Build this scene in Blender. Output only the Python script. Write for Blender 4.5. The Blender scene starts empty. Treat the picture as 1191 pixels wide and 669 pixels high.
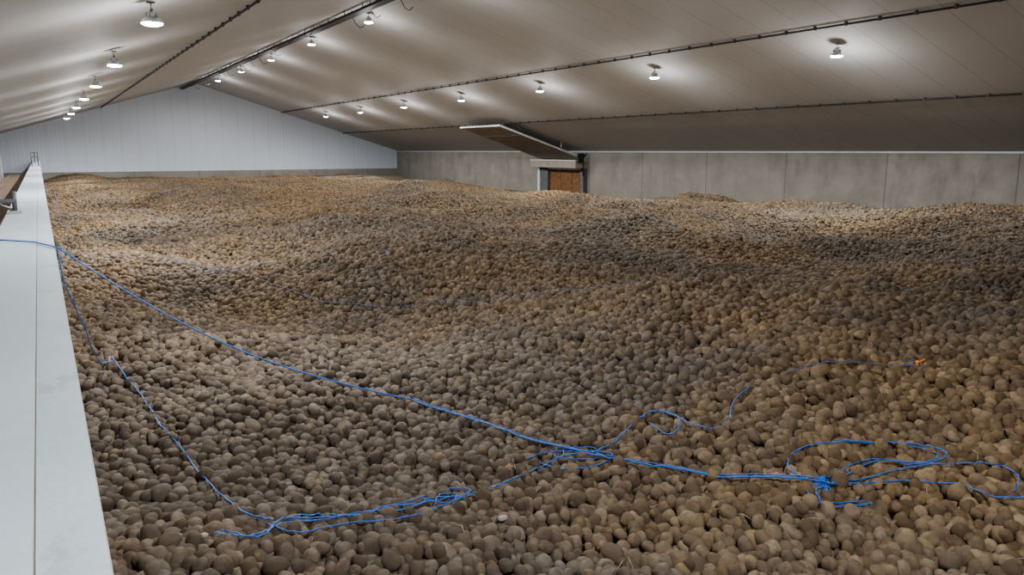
import bpy, bmesh, math, random
import numpy as np
from mathutils import Vector, Matrix, noise
random.seed(4)
rng=np.random.default_rng(7)
CAMZ=4.5
XR=22.8; XL=-4.9; XM=8.95; YB=54.0; YF=-8.0; ZE=4.5; SL=0.3105
ZR=ZE+SL*(XR-XM)
def roof_z(x): return ZR-SL*abs(x-XM)
# ------------------------------------------------------------ heap surface
waves=[]
for i in range(26):
    lam=0.9*(1.12**i); a=rng.uniform(0,6.283); waves.append((2*math.pi/lam,math.cos(a),math.sin(a),rng.uniform(0,6.28),0.0085*min(lam,6)))
BUMPS=[(3.9,9.6,0.9,1.1,0.20),(5.2,13.6,2.8,0.8,0.24),(19,9,1.8,2.2,0.34),(1.9,12.0,1.5,1.0,-0.16),
       (9.5,11.5,2.2,.8,.14),(13.5,9.0,1.0,2.2,-.22),(11,17,3.5,.9,.12),(16.5,13,1.4,2.0,.2),(6.5,20,3,1.0,.10),(3,24,2.5,1.2,.10),(20.5,31,3,5,-.38),(17,26,5,4,-.20),(12,27,5,4,-.14)]
def H(x,y):
    x=np.asarray(x,float); y=np.asarray(y,float)
    h=3.0-0.0045*np.clip(y,0,60)
    t=np.clip((x-18.0)/4.0,0,1); h=h-0.58*t*t*(3-2*t)
    wx=x+0.5*np.sin(y*0.7+1.0); wy=y+0.5*np.sin(x*0.8)
    r=np.clip((np.sqrt(x*x+y*y)-6.5)/5,0,1); r=r*r*(3-2*r)
    for k,c,s,p,a in waves:
        lam=6.283/k; g=1+r*(-.2 if lam<2.0 else (.5 if lam<4 else .0))
        h=h+g*a*np.sin(k*(wx*c+wy*s)+p)
    for gx,gy,sx,sy,am in BUMPS: h=h+am*np.exp(-((x-gx)/sx)**2-((y-gy)/sy)**2)
    return h
def Hf(x,y): return float(H(x,y))

# ------------------------------------------------------------ material helpers
class NT:
    def __init__(s,name):
        s.m=bpy.data.materials.new(name); s.m.use_nodes=True; s.t=s.m.node_tree; s.b=s.t.nodes['Principled BSDF']
    def n(s,typ,**kw):
        nd=s.t.nodes.new(typ)
        for k,v in kw.items():
            if k in nd.inputs: nd.inputs[k].default_value=v
            else: setattr(nd,k,v)
        return nd
    def l(s,a,b): s.t.links.new(a,b)
    def ramp(s,fac,stops,interp='LINEAR'):
        r=s.n('ShaderNodeValToRGB'); r.color_ramp.interpolation=interp; e=r.color_ramp.elements
        while len(e)<len(stops): e.new(.5)
        for i,(p,c) in enumerate(stops):
            e[i].position=p; e[i].color=(*c,1) if len(c)==3 else c
        s.l(fac,r.inputs[0]); return r.outputs[0]
    def mix(s,fac,a,b,mode='MIX'):
        m=s.n('ShaderNodeMix',data_type='RGBA',blend_type=mode)
        for sock,v in ((m.inputs[0],fac),(m.inputs[6],a),(m.inputs[7],b)):
            if isinstance(v,(int,float)): sock.default_value=v
            elif isinstance(v,tuple): sock.default_value=(*v,1)
            else: s.l(v,sock)
        return m.outputs[2]
    def math(s,op,a,b=0.0):
        m=s.n('ShaderNodeMath',operation=op)
        for i,v in enumerate((a,b)):
            if isinstance(v,(int,float)): m.inputs[i].default_value=v
            else: s.l(v,m.inputs[i])
        return m.outputs[0]
    def pos(s): return s.n('ShaderNodeNewGeometry').outputs['Position']
    def noise(s,vec,scale,detail=4,rough=.55,stretch=None):
        if stretch:
            mp=s.n('ShaderNodeMapping'); mp.inputs['Scale'].default_value=stretch; s.l(vec,mp.inputs[0]); vec=mp.outputs[0]
        n=s.n('ShaderNodeTexNoise'); n.inputs['Scale'].default_value=scale; n.inputs['Detail'].default_value=detail; n.inputs['Roughness'].default_value=rough
        s.l(vec,n.inputs['Vector']); return n.outputs['Fac']
    def bump(s,h,strength=.3,dist=.01):
        b=s.n('ShaderNodeBump'); b.inputs['Strength'].default_value=strength; b.inputs['Distance'].default_value=dist; s.l(h,b.inputs['Height']); s.l(b.outputs[0],s.b.inputs['Normal'])
def simple(name,color,rough=.6,metal=0,var=.15,scale=6,emis=None,es=0):
    t=NT(name); p=t.pos(); f=t.noise(p,scale)
    t.l(t.ramp(f,[(.3,tuple(c*(1-var) for c in color)),(.7,tuple(min(1,c*(1+var)) for c in color))]),t.b.inputs['Base Color'])
    t.b.inputs['Roughness'].default_value=rough; t.b.inputs['Metallic'].default_value=metal
    if emis: t.b.inputs['Emission Color'].default_value=(*emis,1); t.b.inputs['Emission Strength'].default_value=es
    return t.m

# roof sandwich panels : seams every metre along the hall
t=NT('roof_panel'); p=t.pos(); sx=t.n('ShaderNodeSeparateXYZ'); t.l(p,sx.inputs[0])
fr=t.math('FRACT',t.math('MULTIPLY',sx.outputs[1],1.0)); seam=t.math('LESS_THAN',t.math('ABSOLUTE',t.math('SUBTRACT',fr,.5)),.012)
fl=t.math('FLOOR',t.math('ADD',sx.outputs[1],.5)); wn=t.n('ShaderNodeTexWhiteNoise',noise_dimensions='1D'); t.l(fl,wn.inputs['W'])
c=t.mix(t.noise(p,.35,5),(.60,.58,.555),(.66,.64,.615)); c=t.mix(t.math('MULTIPLY',wn.outputs['Value'],.12),c,(.50,.48,.45)); c=t.mix(t.math('MULTIPLY',seam,.4),c,(.28,.26,.24))
t.l(c,t.b.inputs['Base Color']); t.b.inputs['Roughness'].default_value=.65; t.b.inputs['Specular IOR Level'].default_value=.2
M_roof=t.m
# gable cladding: vertical ribs in X
t=NT('gable_cladding'); p=t.pos(); sx=t.n('ShaderNodeSeparateXYZ'); t.l(p,sx.inputs[0])
fr=t.math('FRACT',sx.outputs[0]); seam=t.math('LESS_THAN',t.math('ABSOLUTE',t.math('SUBTRACT',fr,.5)),.02)
fr2=t.math('SINE',t.math('MULTIPLY',sx.outputs[0],6.283*5))
c=t.mix(t.noise(p,.3,4),(.68,.73,.80),(.75,.80,.86)); c=t.mix(t.math('MULTIPLY',seam,.25),c,(.4,.42,.45))
t.l(c,t.b.inputs['Base Color']); t.b.inputs['Roughness'].default_value=.5; t.bump(fr2,.2,.01)
M_clad=t.m
# concrete walls with panel joints
def concrete(name,axis,pitch,offset,c1,c2,top=4.5):
    t=NT(name); p=t.pos(); sx=t.n('ShaderNodeSeparateXYZ'); t.l(p,sx.inputs[0])
    u=t.math('ADD',t.math('DIVIDE',sx.outputs[axis],pitch),offset)
    fr=t.math('FRACT',u); seam=t.math('LESS_THAN',t.math('ABSOLUTE',t.math('SUBTRACT',fr,.5)),.005)
    fl=t.math('FLOOR',t.math('ADD',u,.5)); wn=t.n('ShaderNodeTexWhiteNoise',noise_dimensions='1D'); t.l(fl,wn.inputs['W'])
    n1=t.noise(p,.7,7,.65,(1,1,1.6)); n2=t.noise(p,.9,6,.65,(1.6,1.6,.7)); n3=t.noise(p,14,3,.6)
    c=t.mix(t.ramp(n1,[(.35,(0,0,0)),(.65,(1,1,1))]),c1,c2); c=t.mix(t.math('MULTIPLY',t.ramp(n2,[(.48,(0,0,0)),(.68,(1,1,1))]),.55),c,tuple(x*.55 for x in c1))
    c=t.mix(t.math('MULTIPLY',n3,.25),c,tuple(x*.8 for x in c1)); c=t.mix(t.math('MULTIPLY',wn.outputs['Value'],.4),c,tuple(x*.7 for x in c2))
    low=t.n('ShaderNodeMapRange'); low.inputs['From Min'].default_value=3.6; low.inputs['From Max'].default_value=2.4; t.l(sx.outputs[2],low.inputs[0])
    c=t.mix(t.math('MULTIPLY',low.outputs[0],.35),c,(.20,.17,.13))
    c=t.mix(t.math('MULTIPLY',seam,.6),c,(.12,.11,.10))
    t.l(c,t.b.inputs['Base Color']); t.b.inputs['Roughness'].default_value=.85; t.bump(n3,.3,.01); return t.m
M_cw=concrete('concrete_wall_side',1,3.87,.68,(.28,.258,.222),(.39,.362,.315))
M_cb=concrete('concrete_wall_end',0,3.87,.2,(.32,.30,.265),(.42,.40,.355))
# partition concrete & steel cap
t=NT('partition_top'); p=t.pos(); n1=t.noise(p,3,6,.6,(1,.35,1)); n2=t.noise(p,30,4); n3=t.noise(p,2.2,4,.7)
c=t.mix(n1,(.42,.48,.52),(.60,.67,.71)); c=t.mix(t.math('MULTIPLY',t.ramp(n3,[(.58,(0,0,0)),(.72,(1,1,1))]),.3),c,(.34,.35,.35)); c=t.mix(t.math('MULTIPLY',n2,.25),c,(.36,.41,.44))
t.l(c,t.b.inputs['Base Color']); t.b.inputs['Roughness'].default_value=.4; t.bump(n2,.15,.004); M_cap=t.m
t=NT('partition_edge_strip'); p=t.pos(); n1=t.noise(p,4,6,.6,(1,.5,1)); n3=t.noise(p,3.1,5,.7,(2,1,1)); n2=t.noise(p,45,4)
c=t.mix(n1,(.36,.42,.45),(.54,.61,.64)); c=t.mix(t.math('MULTIPLY',t.ramp(n3,[(.57,(0,0,0)),(.63,(1,1,1))]),.35),c,(.22,.215,.20)); c=t.mix(t.math('MULTIPLY',n2,.35),c,(.30,.33,.34))
t.l(c,t.b.inputs['Base Color']); t.b.inputs['Roughness'].default_value=.55; t.bump(n2,.2,.004); M_strip=t.m
M_floor=simple('concrete_floor',(.30,.27,.23),.85)
M_dark=simple('dark_cable',(.03,.028,.025),.6)
M_steel=simple('galvanised_steel',(.5,.51,.52),.4,.6)
M_dsteel=simple('dull_steel',(.16,.16,.16),.5,.5)
M_white=simple('white_metal',(.65,.66,.66),.45,0,.06)
M_led=simple('led_lens',(1,1,1),.4,0,0,6,(.92,.96,1),60)
M_rope=simple('blue_polypropylene',(.02,.14,.48),.5,0,.4,60)
M_ropeK=simple('faded_blue_twine',(.06,.14,.30),.6,0,.35,60)
M_orange=simple('orange_plastic',(.8,.25,.02),.5,0,.1)
M_stone=simple('pale_stone',(.36,.34,.30),.8,0,.2,30)
M_straw=simple('dry_straw',(.42,.36,.26),.8,0,.3,30)
t=NT('brown_panel'); p=t.pos(); n=t.noise(p,1.2,5,.6,(1,4,1)); t.l(t.ramp(n,[(.3,(.30,.25,.20)),(.7,(.42,.36,.29))]),t.b.inputs['Base Color']); t.b.inputs['Roughness'].default_value=.6; M_flap=t.m
t=NT('osb_board'); p=t.pos(); v=t.n('ShaderNodeTexVoronoi'); v.inputs['Scale'].default_value=14; mp=t.n('ShaderNodeMapping'); mp.inputs['Scale'].default_value=(1,1,2.4); mp.inputs['Rotation'].default_value=(.6,0,0); t.l(p,mp.inputs[0]); t.l(mp.outputs[0],v.inputs['Vector'])
sv=t.n('ShaderNodeSeparateColor'); t.l(v.outputs['Color'],sv.inputs[0]); t.l(t.ramp(sv.outputs[0],[(0,(.10,.04,.012)),(.6,(.20,.09,.028)),(1,(.32,.17,.06))]),t.b.inputs['Base Color']); t.b.inputs['Roughness'].default_value=.7; M_osb=t.m
t=NT('walkway_planks'); p=t.pos(); n=t.noise(p,2,5,.6,(6,.8,1)); t.l(t.ramp(n,[(.3,(.16,.11,.07)),(.7,(.30,.22,.15))]),t.b.inputs['Base Color']); M_plank=t.m
# potato skin
t=NT('potato_skin'); oi=t.n('ShaderNodeObjectInfo'); tc=t.n('ShaderNodeTexCoord')
zone=t.noise(oi.outputs['Location'],.30,4,.6); zone2=t.noise(oi.outputs['Location'],1.7,3,.6)
tan=t.ramp(oi.outputs['Random'],[(0,(.115,.076,.044)),(.35,(.175,.120,.070)),(.8,(.230,.163,.097)),(1,(.31,.226,.138))])
gry=t.ramp(oi.outputs['Random'],[(0,(.085,.067,.052)),(.4,(.130,.106,.084)),(.8,(.163,.135,.109)),(1,(.205,.172,.140))])
zf=t.math('ADD',t.math('MULTIPLY',zone,.7),t.math('MULTIPLY',zone2,.3))
sl=t.n('ShaderNodeSeparateXYZ'); t.l(oi.outputs['Location'],sl.inputs[0])
mr=t.n('ShaderNodeMapRange'); mr.inputs['From Min'].default_value=4; mr.inputs['From Max'].default_value=30; mr.inputs['To Min'].default_value=-.02; mr.inputs['To Max'].default_value=.06; t.l(sl.outputs[1],mr.inputs[0])  # near-grey, far-tan shift puts foreground haze and brighter far light into skin colour
zf=t.math('SUBTRACT',zf,mr.outputs[0])
c=t.mix(t.ramp(zf,[(.38,(0,0,0)),(.56,(1,1,1))]),tan,gry)
ob=t.n('ShaderNodeVectorMath',operation='ADD'); t.l(tc.outputs['Object'],ob.inputs[0]); t.l(oi.outputs['Location'],ob.inputs[1])
d=t.noise(ob.outputs[0],28,4,.65)
c=t.mix(t.math('MULTIPLY',t.ramp(d,[(.45,(0,0,0)),(.62,(1,1,1))]),.45),c,(.080,.062,.046))
d3=t.noise(ob.outputs[0],13,2,.5)
c=t.mix(t.math('MULTIPLY',t.ramp(d3,[(.61,(0,0,0)),(.69,(1,1,1))]),.35),c,(.32,.24,.12))
t.l(c,t.b.inputs['Base Color']); t.b.inputs['Roughness'].default_value=.95; t.b.inputs['Specular IOR Level'].default_value=.1
d2=t.noise(ob.outputs[0],90,3,.6); t.bump(d2,.35,.004); M_pot=t.m
M_soil=simple('loose_soil',(.09,.07,.05),.95,0,.3,20)

# ------------------------------------------------------------ mesh helpers
class MB:
    """multi-material mesh builder"""
    def __init__(s): s.bm=bmesh.new(); s.mats=[]
    def mi(s,m):
        if m not in s.mats: s.mats.append(m)
        return s.mats.index(m)
    def box(s,c,size,m,rot=None,bev=0):
        r=bmesh.ops.create_cube(s.bm,size=1); vs=r['verts']
        for v in vs:
            co=Vector((v.co.x*size[0],v.co.y*size[1],v.co.z*size[2]))
            if rot is not None: co=rot@co
            v.co=co+Vector(c)
        fs={f for v in vs for f in v.link_faces}
        i=s.mi(m)
        for f in fs: f.material_index=i
        if bev:
            es={e for v in vs for e in v.link_edges}; bmesh.ops.bevel(s.bm,geom=list(es),offset=bev,segments=2,affect='EDGES',profile=.5)
    def span(s,x0,x1,y0,y1,z0,z1,m,bev=0): s.box(((x0+x1)/2,(y0+y1)/2,(z0+z1)/2),(x1-x0,y1-y0,z1-z0),m,None,bev)
    def tube(s,a,b,r,m,seg=8,r2=None):
        a=Vector(a);b=Vector(b);d=b-a
        q=Vector((0,0,1)).rotation_difference(d.normalized()).to_matrix().to_4x4()
        rr=bmesh.ops.create_cone(s.bm,cap_ends=True,segments=seg,radius1=r,radius2=r if r2 is None else r2,depth=d.length,matrix=Matrix.Translation((a+b)/2)@q)
        i=s.mi(m)
        for f in {f for v in rr['verts'] for f in v.link_faces}: f.material_index=i; f.smooth=len(f.verts)==4
    def path(s,pts,r,m,seg=6):
        for a,b in zip(pts[:-1],pts[1:]): s.tube(a,b,r,m,seg)
    def lathe(s,prof,m,seg=24,org=(0,0,0)):
        i=s.mi(m); rings=[]
        for (r,z) in prof:
            rings.append([s.bm.verts.new((org[0]+r*math.cos(6.28318*k/seg),org[1]+r*math.sin(6.28318*k/seg),org[2]+z)) for k in range(seg)])
        for a,b in zip(rings[:-1],rings[1:]):
            for k in range(seg):
                f=s.bm.faces.new((a[k],a[(k+1)%seg],b[(k+1)%seg],b[k])); f.material_index=i; f.smooth=True
    def prism(s,poly,axis,a0,a1,m):
        """extrude a 2d polygon along axis (0 or 1)"""
        def P(u,w,a): return (a,u,w) if axis==0 else (u,a,w)
        A=[s.bm.verts.new(P(u,w,a0)) for u,w in poly]; B=[s.bm.verts.new(P(u,w,a1)) for u,w in poly]
        i=s.mi(m); n=len(poly); fs=[s.bm.faces.new(A),s.bm.faces.new(B[::-1])]
        for k in range(n): fs.append(s.bm.faces.new((A[k],A[(k+1)%n],B[(k+1)%n],B[k])))
        for f in fs: f.material_index=i
    def mesh(s,name):
        bmesh.ops.recalc_face_normals(s.bm,faces=s.bm.faces[:]); me=bpy.data.meshes.new(name); s.bm.to_mesh(me); s.bm.free()
        for m in s.mats: me.materials.append(m)
        return me
    def obj(s,name,parent=None):
        o=bpy.data.objects.new(name,s.mesh(name)); bpy.context.collection.objects.link(o)
        if parent: o.parent=parent
        return o

# ------------------------------------------------------------ shell
b=MB(); b.span(XL-.3,XR+.3,YF-.3,YB+.3,-.25,0,M_floor); b.obj('floor')
b=MB(); th=.15; b.prism([(XL-.3,roof_z(XL-.3)),(XM,ZR),(XR+.3,roof_z(XR+.3)),(XR+.3,roof_z(XR+.3)+th),(XM,ZR+th),(XL-.3,roof_z(XL-.3)+th)],1,YF-.3,YB+.3,M_roof); b.obj('ceiling')
def gable(name,y0,y1):
    b=MB(); zc=3.22
    b.prism([(XL,zc),(XR,zc),(XR,roof_z(XR)),(XM,ZR),(XL,roof_z(XL))],1,y0,y1,M_clad)
    b.span(XL,XR,y0-(.04 if y0>0 else 0),y1+(0 if y0>0 else .04),0,zc,M_cb); return b.obj(name)
gable('wall_back',YB,YB+.25); gable('wall_front',YF-.25,YF)
b=MB(); b.span(XR,XR+.25,YF,YB,0,ZE-.03,M_cw); b.obj('wall_right')
b=MB(); b.span(XL-.25,XL,YF,YB,0,ZE-.03,M_cb); b.obj('wall_left')
b=MB(); b.span(XR-.05,XR,YF,YB,ZE-.075,ZE-.015,M_white); b.obj('trim_1')

# ------------------------------------------------------------ partition wall
b=MB(); b.span(-.25,.0,YF,YB-.02,0,3.93,M_cb)
b.span(-.29,-.0552,YF,YB-.02,3.90,3.95,M_cap,.002)
b.span(-.055,.035,YF,YB-.02,3.89,3.9505,M_strip,.002)
b.obj('concrete_partition')
# walkway beyond partition
b=MB()
for i in range(4): b.span(-.55-.32*i,-.25-.32*i-(.005 if i==0 else 0),YF+.02,YB-.1,3.16,3.2,M_plank,.004)
for k in range(20):
    y=YF+.5+k*3.0
    b.span(-1.5,-.26,y,y+.1,3.02,3.16,M_dsteel)
    b.span(-1.45,-1.37,y,y+.08,0,3.05,M_dsteel)
b.obj('timber_walkway')
# low outer partition with white posts
b=MB(); b.span(-2.05,-1.85,YF,YB-.1,0,3.75,M_cb)
for k in range(16):
    y=YF+1+k*3.9
    b.span(-1.86,-1.74,y,y+.18,0,4.25,M_white,.008)
b.obj('post_and_panel_partition')
b=MB(); b.tube((-.22,8.2,3.955),(-.22,8.2,4.14),.02,M_dsteel); b.box((-.3,8.2,4.06),(.2,.04,.03),M_dsteel,None,.004); b.tube((-.4,8.2,4.06),(-.22,8.2,3.97),.012,M_dsteel); b.box((-.22,8.2,3.962),(.1,.12,.02),M_steel)
b.obj('clamp_bracket')
b=MB()
for x in (-.22,-.02): b.tube((x,33,3.95),(x,33,4.45),.02,M_dsteel)
for z in (4.1,4.28,4.43): b.tube((-.24,33,z),(.0,33,z),.015,M_dsteel)
b.tube((-.12,33,4.43),(-.12,33.9,3.96),.015,M_dsteel)
b.obj('access_ladder')

# ------------------------------------------------------------ lamps
def lamp_mesh():
    b=MB()
    b.lathe([(.001,.12),(.06,.12),(.065,.11),(.067,.06),(.085,.045),(.12,.02),(.138,0),(.142,-.018),(.134,-.02)],M_steel,28)
    b.lathe([(.134,-.018),(.125,-.035),(.09,-.048),(.04,-.054),(.001,-.056)],M_led,28)
    for k in range(12):
        a=k*math.pi/6; b.box((.072*math.cos(a),.072*math.sin(a),.085),(.026,.006,.06),M_steel,Matrix.Rotation(a,3,'Z'))
    b.tube((0,0,.12),(0,0,.245),.008,M_dsteel,8); b.box((0,0,.15),(.03,.12,.02),M_dsteel)
    b.box((0,0,.245),(.10,.10,.012),M_dsteel)
    return b.mesh('high_bay_lamp')
LM=lamp_mesh()
for k in range(9):
    for x,y0 in ((1.45,-.3),(9.15,-.1),(15.2,-.6)):
        y=y0+5.93*k
        if y>YB-1: continue
        o=bpy.data.objects.new('high_bay_lamp',LM); o.location=(x,y,roof_z(x)-.29); bpy.context.collection.objects.link(o)
        if k==0 and x>5: continue      # no beam or fill under these two, keeps the right foreground darker
        e={0:560,1:(430 if x<5 else 250),2:820}.get(k,740)
        l=bpy.data.lights.new('led_beam','SPOT'); l.energy=e; l.spot_size=math.radians(177); l.spot_blend=.5; l.shadow_soft_size=.12; l.color=(.95,.97,1)
        lo=bpy.data.objects.new('led_beam',l); lo.location=(0,0,-.075); lo.parent=o; bpy.context.collection.objects.link(lo)
        l=bpy.data.lights.new('roof_fill','POINT'); l.energy=e*.045; l.shadow_soft_size=.12; l.color=(.95,.97,1)  # added point light in open air below the lamp, brightens the roof
        lo=bpy.data.objects.new('roof_fill',l); lo.location=(0,0,-.65); lo.parent=o; bpy.context.collection.objects.link(lo)

# ------------------------------------------------------------ ridge cable tray + purlin cables
b=MB(); tx=8.2; tz=roof_z(tx)-.2
Y1=YB-.15
b.span(tx-.13,tx+.13,YF+.1,Y1,tz,tz+.012,M_dark); b.span(tx-.135,tx-.125,YF+.1,Y1,tz,tz+.07,M_dark); b.span(tx+.125,tx+.135,YF+.1,Y1,tz,tz+.07,M_dark)
for k in range(5):
    b.tube((tx-.09+.045*k,YF+.15,tz+.04),(tx-.09+.045*k,YB-.2,tz+.04),.02,M_dark,6)
y=YF+.8
while y<YB-1:
    b.tube((tx-.11,y,tz),(tx-.11,y,roof_z(tx-.11)),.012,M_dsteel,6); b.tube((tx+.11,y,tz),(tx+.11,y,roof_z(tx+.11)),.012,M_dsteel,6)
    if random.random()<.85:
        s=random.choice((-1,1,1)); pts=[]
        L=random.uniform(.2,.5)
        for i in range(6):
            u=i/5; pts.append((tx+s*(.13+L*.8*u),y+random.uniform(-.02,.02),tz+.03-L*.6*math.sin(u*2.4)))
        b.path(pts,.011,M_dark,5)
    y+=random.choice((1.0,1.5,1.0))
b.obj('ridge_cable_tray')
def purlin(x):
    b=MB(); z=roof_z(x)-.05
    b.tube((x,YF,z),(x,YB-.05,z),.022,M_dark,8)
    yy=YF+.5
    while yy<YB-.5:
        b.box((x,yy,z+.01),(.05,.05,.08),M_dark); yy+=.75
    b.obj('roof_conduit')
for x in (3.5,14.4,18.66): purlin(x)

# ------------------------------------------------------------ hatch in the right wall
hatch=bpy.data.objects.new('air_inlet_hatch',None); bpy.context.collection.objects.link(hatch)
y0,y1=30.5,34.3
A=Vector((XR-.10,0,4.10)); B=Vector((17.9,0,5.62)); d=(B-A); L=d.length; ang=math.atan2(d.z,-d.x)
R=Matrix.Rotation(ang,3,'Y')
mid=(A+B)/2; mid.y=(y0+y1)/2
b=MB(); b.box(mid,(L,y1-y0,.06),M_flap,R)
nrm=R@Vector((0,0,1))
for yy in (y0,y1): b.box((mid.x,yy,mid.z),(L+.04,.05,.09),M_white,R,.004)
b.box((B.x,mid.y,B.z),(.05,y1-y0+.06,.09),M_white,R,.004)
for f in (.25,.5,.75):
    c=A+d*f; c.y=mid.y; b.box(c-nrm*.045,(.04,y1-y0-.1,.03),M_dsteel,R)
b.obj('flap_panel',hatch)
b=MB()
for yy in (y0+.3,y1-.3):
    c=A+d*.93; b.tube((c.x,yy,c.z),(c.x-.0,yy,roof_z(c.x)),.015,M_dsteel)
    c2=A+d*.6; b.tube((c2.x,yy,c2.z),(c2.x-.9,yy,roof_z(c2.x-.9)),.02,M_dsteel)
    c3=A+d*.25; b.tube((c3.x,yy,c3.z),(c3.x,yy,roof_z(c3.x)),.025,M_steel)
b.obj('hanger_rods',hatch)
b=MB()
b.span(XR-.75,XR-.003,y0-.1,y1+.1,3.66,4.0,M_flap,.01)
b.span(XR-.78,XR-.003,y0-.13,y1+.13,4.0,4.06,M_white,.005)
b.obj('lintel_box',hatch)
b=MB()
b.span(XR-.25,XR-.003,y0-.08,y0+.18,1.9,3.66,M_dsteel,.01); b.span(XR-.25,XR-.003,y1-.8,y1+.08,1.9,3.66,M_dsteel,.01)
b.span(XR-.3,XR-.2,y1-.1,y1+.1,1.9,3.66,M_white,.005)
b.span(XR-.25,XR-.003,y0,y1,3.56,3.66,M_white)
b.span(XR-.12,XR-.02,y0+.1,y1-.6,1.9,3.57,M_osb)
for yy in (31.5,32.5): b.span(XR-.13,XR-.115,yy,yy+.012,1.9,3.56,M_dark)
b.obj('door_frame_and_boards',hatch)
b=MB()
b.box((XR-.5,y0-.18,4.15),(.35,.12,.45),M_dark,None,.02); b.tube((XR-.35,y0-.2,4.1),(XR-.35,y0-.2,3.3),.03,M_dark); b.tube((XR-.6,y0-.2,4.0),(XR-.15,y0-.2,4.35),.04,M_dark)
b.obj('hatch_actuator',hatch)

# ------------------------------------------------------------ potato heap
col=bpy.data.collections.new('potato_variants')
for i in range(8):
    bm=bmesh.new(); bmesh.ops.create_icosphere(bm,subdivisions=3,radius=1)
    ax=(random.uniform(.035,.044),random.uniform(.029,.034),random.uniform(.027,.032)); off=Vector((i*7.3,i*3.1,0))
    bend=random.uniform(-.15,.15)
    for v in bm.verts:
        n=v.co.normalized(); k=1+.12*noise.noise(n*1.3+off)+.05*noise.noise(n*3.4+off)
        for e in range(5):   # shallow eyes
            ed=Vector((math.sin(e*2.4+i),math.cos(e*1.7+i*2),math.sin(e*3.9+i*.7))).normalized()
            a=n.angle(ed); k-=.04*math.exp(-(a/.16)**2)
        p=n*k; v.co=Vector((p.x*ax[0],p.y*ax[1]+bend*ax[1]*p.x*p.x,p.z*ax[2]*(1+.12*p.x)))
    me=bpy.data.meshes.new('potato'); bm.to_mesh(me); bm.free()
    for f in me.polygons: f.use_smooth=True
    me.materials.append(M_pot); col.objects.link(bpy.data.objects.new('potato',me))
rg=np.random.default_rng(11)
xs=np.linspace(.04,XR-.02,96); ys=np.linspace(YF+.05,YB-.1,250)
X,Y=np.meshgrid(xs,ys); Z=H(X,Y)-.04
base=np.stack([X.ravel(),Y.ravel(),Z.ravel()],1); nb=len(base)
NX,NY=96,250
faces=[(j*NX+i,j*NX+i+1,(j+1)*NX+i+1,(j+1)*NX+i) for j in range(NY-1) for i in range(NX-1)]
loop=[i for i in range(NX)]+[j*NX+NX-1 for j in range(1,NY)]+[(NY-1)*NX+i for i in range(NX-2,-1,-1)]+[j*NX for j in range(NY-2,0,-1)]
sk=base[loop].copy(); sk[:,2]=0.0
base=np.concatenate([base,sk]); n0=nb; nb=len(base)
m=len(loop)
for k in range(m):
    a=loop[k]; c=loop[(k+1)%m]; faces.append((a,n0+k,n0+(k+1)%m,c))
def hexpts(x0,x1,y0,y1,s,jit,dz,zj):
    gx=np.arange(x0,x1,s); gy=np.arange(y0,y1,s*.866)
    GX,GY=np.meshgrid(gx,gy); GX=GX+((np.arange(len(gy))%2)*s*.5)[:,None]
    GX=GX.ravel()+rg.normal(0,jit,GX.size); GY=GY.ravel()+rg.normal(0,jit,GY.size)
    k=(GX>.075)&(GX<XR-.06)&(GY>YF+.1)&(GY<YB-.12); GX=GX[k];GY=GY[k]
    GZ=H(GX,GY)+dz+rg.normal(0,zj,GX.size)
    return np.stack([GX,GY,GZ],1)
P=[hexpts(.07,XR,-2,16,.057,.012,0,.011),hexpts(.07,XR,16.01,YB,.063,.013,0,.013),hexpts(.1,12,-1.5,11,.060,.013,-.034,.008),
   hexpts(.1,XR,YF,-2,.08,.012,0,.01),hexpts(.1,XR,0,34,.20,.09,.032,.008)]
P=np.concatenate(P); npnt=len(P)
allv=np.concatenate([base,P]).astype(np.float32)
me=bpy.data.meshes.new('potato_heap'); me.from_pydata(allv.tolist(),[],faces); me.materials.append(M_soil)
N=len(allv)
def attr(name,typ,key,arr):
    a=me.attributes.new(name,typ,'POINT'); a.data.foreach_set(key,arr)
isT=np.zeros(N,bool); isT[nb:]=True
rot=rg.uniform(0,6.283,(N,3)).astype(np.float32); rot[:,0]*=.5
scl=np.clip(rg.normal(1.0,.17,N),.6,1.5).astype(np.float32)
attr('is_tuber','BOOLEAN','value',isT); attr('rot','FLOAT_VECTOR','vector',rot.ravel()); attr('scl','FLOAT','value',scl)
heap=bpy.data.objects.new('potato_heap',me); bpy.context.collection.objects.link(heap)
ng=bpy.data.node_groups.new('potato_scatter','GeometryNodeTree')
ng.interface.new_socket('Geometry',in_out='INPUT',socket_type='NodeSocketGeometry'); ng.interface.new_socket('Geometry',in_out='OUTPUT',socket_type='NodeSocketGeometry')
N_=ng.nodes; Lk=ng.links
gi=N_.new('NodeGroupInput'); go=N_.new('NodeGroupOutput'); iop=N_.new('GeometryNodeInstanceOnPoints'); ci=N_.new('GeometryNodeCollectionInfo'); jn=N_.new('GeometryNodeJoinGeometry')
ci.inputs['Collection'].default_value=col; ci.inputs['Separate Children'].default_value=True; ci.inputs['Reset Children'].default_value=True
def named(nm,dt):
    n=N_.new('GeometryNodeInputNamedAttribute'); n.data_type=dt; n.inputs['Name'].default_value=nm; return n.outputs['Attribute']
e2r=N_.new('FunctionNodeEulerToRotation'); Lk.new(named('rot','FLOAT_VECTOR'),e2r.inputs[0]); Lk.new(e2r.outputs[0],iop.inputs['Rotation'])
Lk.new(named('scl','FLOAT'),iop.inputs['Scale']); Lk.new(named('is_tuber','BOOLEAN'),iop.inputs['Selection'])
iop.inputs['Pick Instance'].default_value=True
Lk.new(gi.outputs[0],iop.inputs['Points']); Lk.new(ci.outputs[0],iop.inputs['Instance']); Lk.new(iop.outputs[0],jn.inputs[0]); Lk.new(gi.outputs[0],jn.inputs[0]); Lk.new(jn.outputs[0],go.inputs[0])
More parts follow.
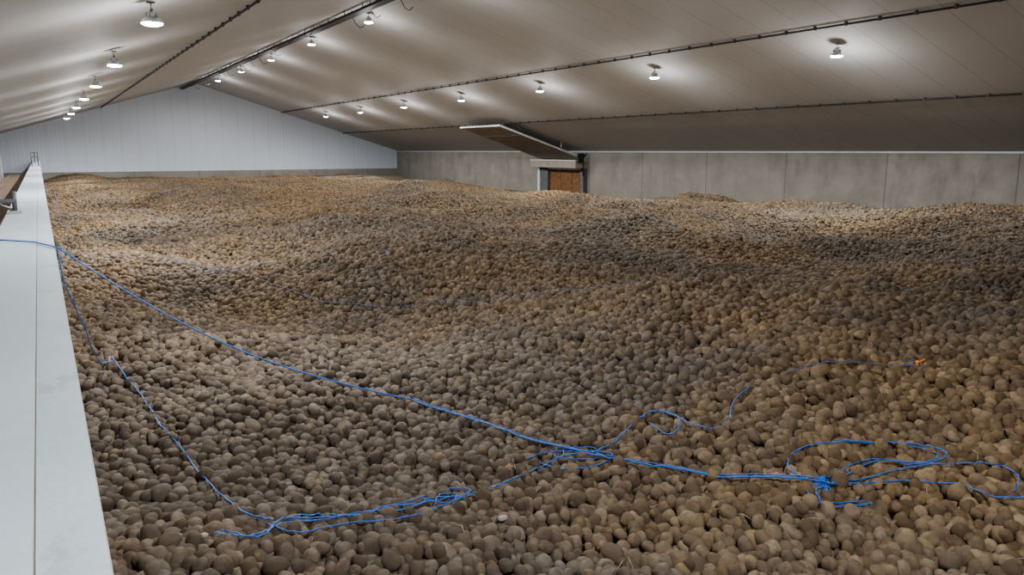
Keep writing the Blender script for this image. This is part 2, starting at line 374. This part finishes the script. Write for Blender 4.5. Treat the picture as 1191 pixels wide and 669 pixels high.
md=heap.modifiers.new('scatter','NODES'); md.node_group=ng

# ------------------------------------------------------------ ropes
def catmull(pts,sub=8):
    out=[]; n=len(pts)
    for i in range(n-1):
        p0=np.array(pts[max(i-1,0)],float);p1=np.array(pts[i],float);p2=np.array(pts[i+1],float);p3=np.array(pts[min(i+2,n-1)],float)
        for k in range(sub):
            u=k/sub; out.append(.5*((2*p1)+(-p0+p2)*u+(2*p0-5*p1+4*p2-p3)*u*u+(-p0+3*p1-3*p2+p3)*u**3))
    out.append(np.array(pts[-1],float)); return out
cu=bpy.data.curves.new('blue_rope','CURVE'); cu.dimensions='3D'; cu.bevel_depth=.0034; cu.bevel_resolution=2; cu.materials.append(M_rope); cu.materials.append(M_ropeK)
rr=random.Random(3)
def spline(pts3,rad=1,mi=0):
    s=cu.splines.new('POLY'); s.points.add(len(pts3)-1); s.material_index=mi
    for q,p in zip(s.points,pts3): q.co=(*p,1); q.radius=rad
def lay(pts,rad=1,mi=0,head=None,wob=.003,sub=8,dx=0,dy=0):
    """pts: (x,y,height above heap)"""
    pts=[(p[0]+dx,p[1]+dy,p[2] if len(p)>2 else .050) for p in pts]
    out=list(head or [])
    for p in catmull(pts,sub):
        out.append((p[0]+rr.uniform(-wob,wob),p[1]+rr.uniform(-wob,wob),Hf(p[0],p[1])+max(p[2],.045)+rr.uniform(-.003,.005)))
    spline(out,rad,mi)
def cm(s): return [(float(a.split(',')[0])/100,float(a.split(',')[1])/100) for a in s.split()]
led=[(-1.1,6.4,3.25),(-.7,6.1,3.7),(-.32,5.72,3.965),(-.25,5.65,3.96),(-.07,5.42,3.96),(.03,5.1,3.96)]
main=[(.05,5.04,3.955)]
for i in range(1,15):
    u=i/14; x=.05+(1.92-.05)*u; y=5.04+(4.39-5.04)*u; zz=3.955+(Hf(1.92,4.39)+.05-3.955)*u-.18*math.sin(math.pi*u)*(1-u*.3)
    main.append((x,y,max(zz,Hf(x,y)+.045)))
tail=[(1.92,4.39,.055),(2.15,3.89,.06),(2.31,3.38,.06),(2.42,3.06,.06),(2.60,2.72,.06),(2.71,2.38,.06),(3.03,2.14,.06),(3.02,2.18,.055)]
lay(tail,1.3,0,led+main[:-1])
lay(tail,.8,0,None,.004,8,.012,.02)
lay([(.055,5.03,.9),(.14,5.2,.62),(.22,5.6,.3),(.29,5.95,.1),(.32,6.12),(.37,5.81),(.44,5.44),(.46,4.77),(.53,4.40),(.57,3.91),(.61,3.56),(.65,3.32),(.73,3.17)],1.1,0,[(.0,5.15,3.965),(.045,5.05,3.955)])
a=cm('195,316 212,319 229,322 243,315 260,317 287,330 304,331 305,314 287,302 288,321')
lay([(.47,3.09),(.57,3.02),(.67,3.06),(.77,3.19),(.92,3.19),(1.09,3.11),(1.24,3.17),(1.40,3.14),(1.59,3.14),(1.75,3.13)]+a)
lay([(.50,3.12),(.62,3.0),(.74,3.12),(.95,3.12),(1.12,3.15),(1.3,3.1),(1.5,3.18),(1.62,3.1)],.8)
lay(cm('69,314 78,301 99,304 130,301 167,315 159,325 124,317 105,312 80,318'),.8)
lay(cm('213,333 227,332 249,307 233,302 218,311 214,325'),.8)
lay(cm('229,322 236,330 246,318 240,308 230,316 225,325 235,336'),.8)
lay(cm('287,330 304,331 307,296 319,291 346,311 368,318'),.9)
e=cm('303,214 296,221 298,232 318,241 347,237 375,221 377,199 365,201 350,218 314,215 303,213 294,212 290,204 300,200 315,197')
lay(e,1); lay(e[4:],.8,0,None,.005,8,-.03,.03)
lay(cm('303,214 325,212 358,205 370,187 375,172 370,162 360,159'),.9)
lay(cm('290,213 303,214 341,203 354,182 353,162 366,149 372,135'),.9)
for k in range(2):
    lay([(3.03+.04*math.cos(q*1.1+k)*(1+.2*k),2.14+.04*math.sin(q*1.3+k*2)*(1+.2*k),.05+.008*k) for q in range(6)],.75,0,None,.002)
lay([(1.44,3.2),(1.52,3.08),(1.60,3.16),(1.53,3.2),(1.46,3.1)],.8)
lay([(.37,31.0,.3)]+cm('46,2299 81,1702 129,1191 223,983 283,835 355,759 435,672 504,643 634,662'),.8,1,None,.01,14)
lay([(.06,24,.8),(.3,18,.3),(.6,13.5),(1.3,11.2),(2.0,10.2),(3.2,10.6)],.8,1,None,.01,14)
lay([(.3,30,.1),(2.5,24),(5.5,20.5),(8.5,19)],1.1,1,None,.02,16)
lay([(3.92,3.10),(4.11,3.02),(4.35,2.89),(4.65,2.70)],.8,1); lay([(4.6,2.75),(4.66,2.68),(4.7,2.76),(4.63,2.78)],.7,1)
lay([(3.5,8.9),(3.56,8.95),(3.6,8.85)],1.2,0)
ro=bpy.data.objects.new('blue_rope',cu); bpy.context.collection.objects.link(ro)

# ------------------------------------------------------------ debris
b=MB(); zz=Hf(4.66,2.70)+.055
b.box((4.66,2.70,zz),(.04,.018,.03),M_orange,Matrix.Rotation(.5,3,'Z'),.004); b.tube((4.66,2.7,zz),(4.69,2.67,zz+.03),.005,M_orange)
b.obj('orange_tag')
def stones(name,lst):
    bm=bmesh.new()
    for (x,y,r) in lst:
        res=bmesh.ops.create_icosphere(bm,subdivisions=2,radius=r,matrix=Matrix.Translation((x,y,Hf(x,y)+.04)))
        for v in res['verts']:
            c=Vector((x,y,Hf(x,y)+.04)); q=v.co-c; v.co=c+Vector((q.x*1.2,q.y*.9,q.z*.7))*(1+.4*noise.noise(q*60+c))
    me=bpy.data.meshes.new(name); bm.to_mesh(me); bm.free(); me.materials.append(M_stone)
    for f in me.polygons: f.use_smooth=True
    o=bpy.data.objects.new(name,me); bpy.context.collection.objects.link(o)
stones('loose_stones',[(1.68,2.85,.020),(.43,3.1,.014),(2.6,5.2,.02),(5.1,6.4,.02),(7.2,5.0,.02)])
b=MB(); r2=random.Random(9)
for i in range(80):
    x=.4+r2.random()**1.3*7; y=1.2+r2.random()**1.3*7; a=r2.uniform(0,6.28); L=r2.uniform(.05,.14); zz=Hf(x,y)+.045
    m_=(x+L*.5*math.cos(a+.2),y+L*.5*math.sin(a+.2),zz+r2.uniform(.0,.02)); e_=(x+L*math.cos(a),y+L*math.sin(a),zz-.005)
    b.path([(x,y,zz-.005),m_,e_],r2.uniform(.0008,.0015),M_straw,5)
b.obj('straw_stalks')

# ------------------------------------------------------------ camera, world
c=bpy.data.cameras.new('camera'); c.lens=27; c.sensor_width=36; co=bpy.data.objects.new('camera',c); co.location=(0,0,CAMZ); co.rotation_euler=(math.radians(79.9),0,-math.radians(31.3))
bpy.context.collection.objects.link(co); bpy.context.scene.camera=co
w=bpy.data.worlds.new('world'); bpy.context.scene.world=w; w.use_nodes=True; w.node_tree.nodes['Background'].inputs[0].default_value=(.02,.025,.03,1)
bpy.context.scene.view_settings.view_transform='AgX'
bpy.context.scene.view_settings.look='AgX - Medium High Contrast'
bpy.context.scene.view_settings.exposure=0.38
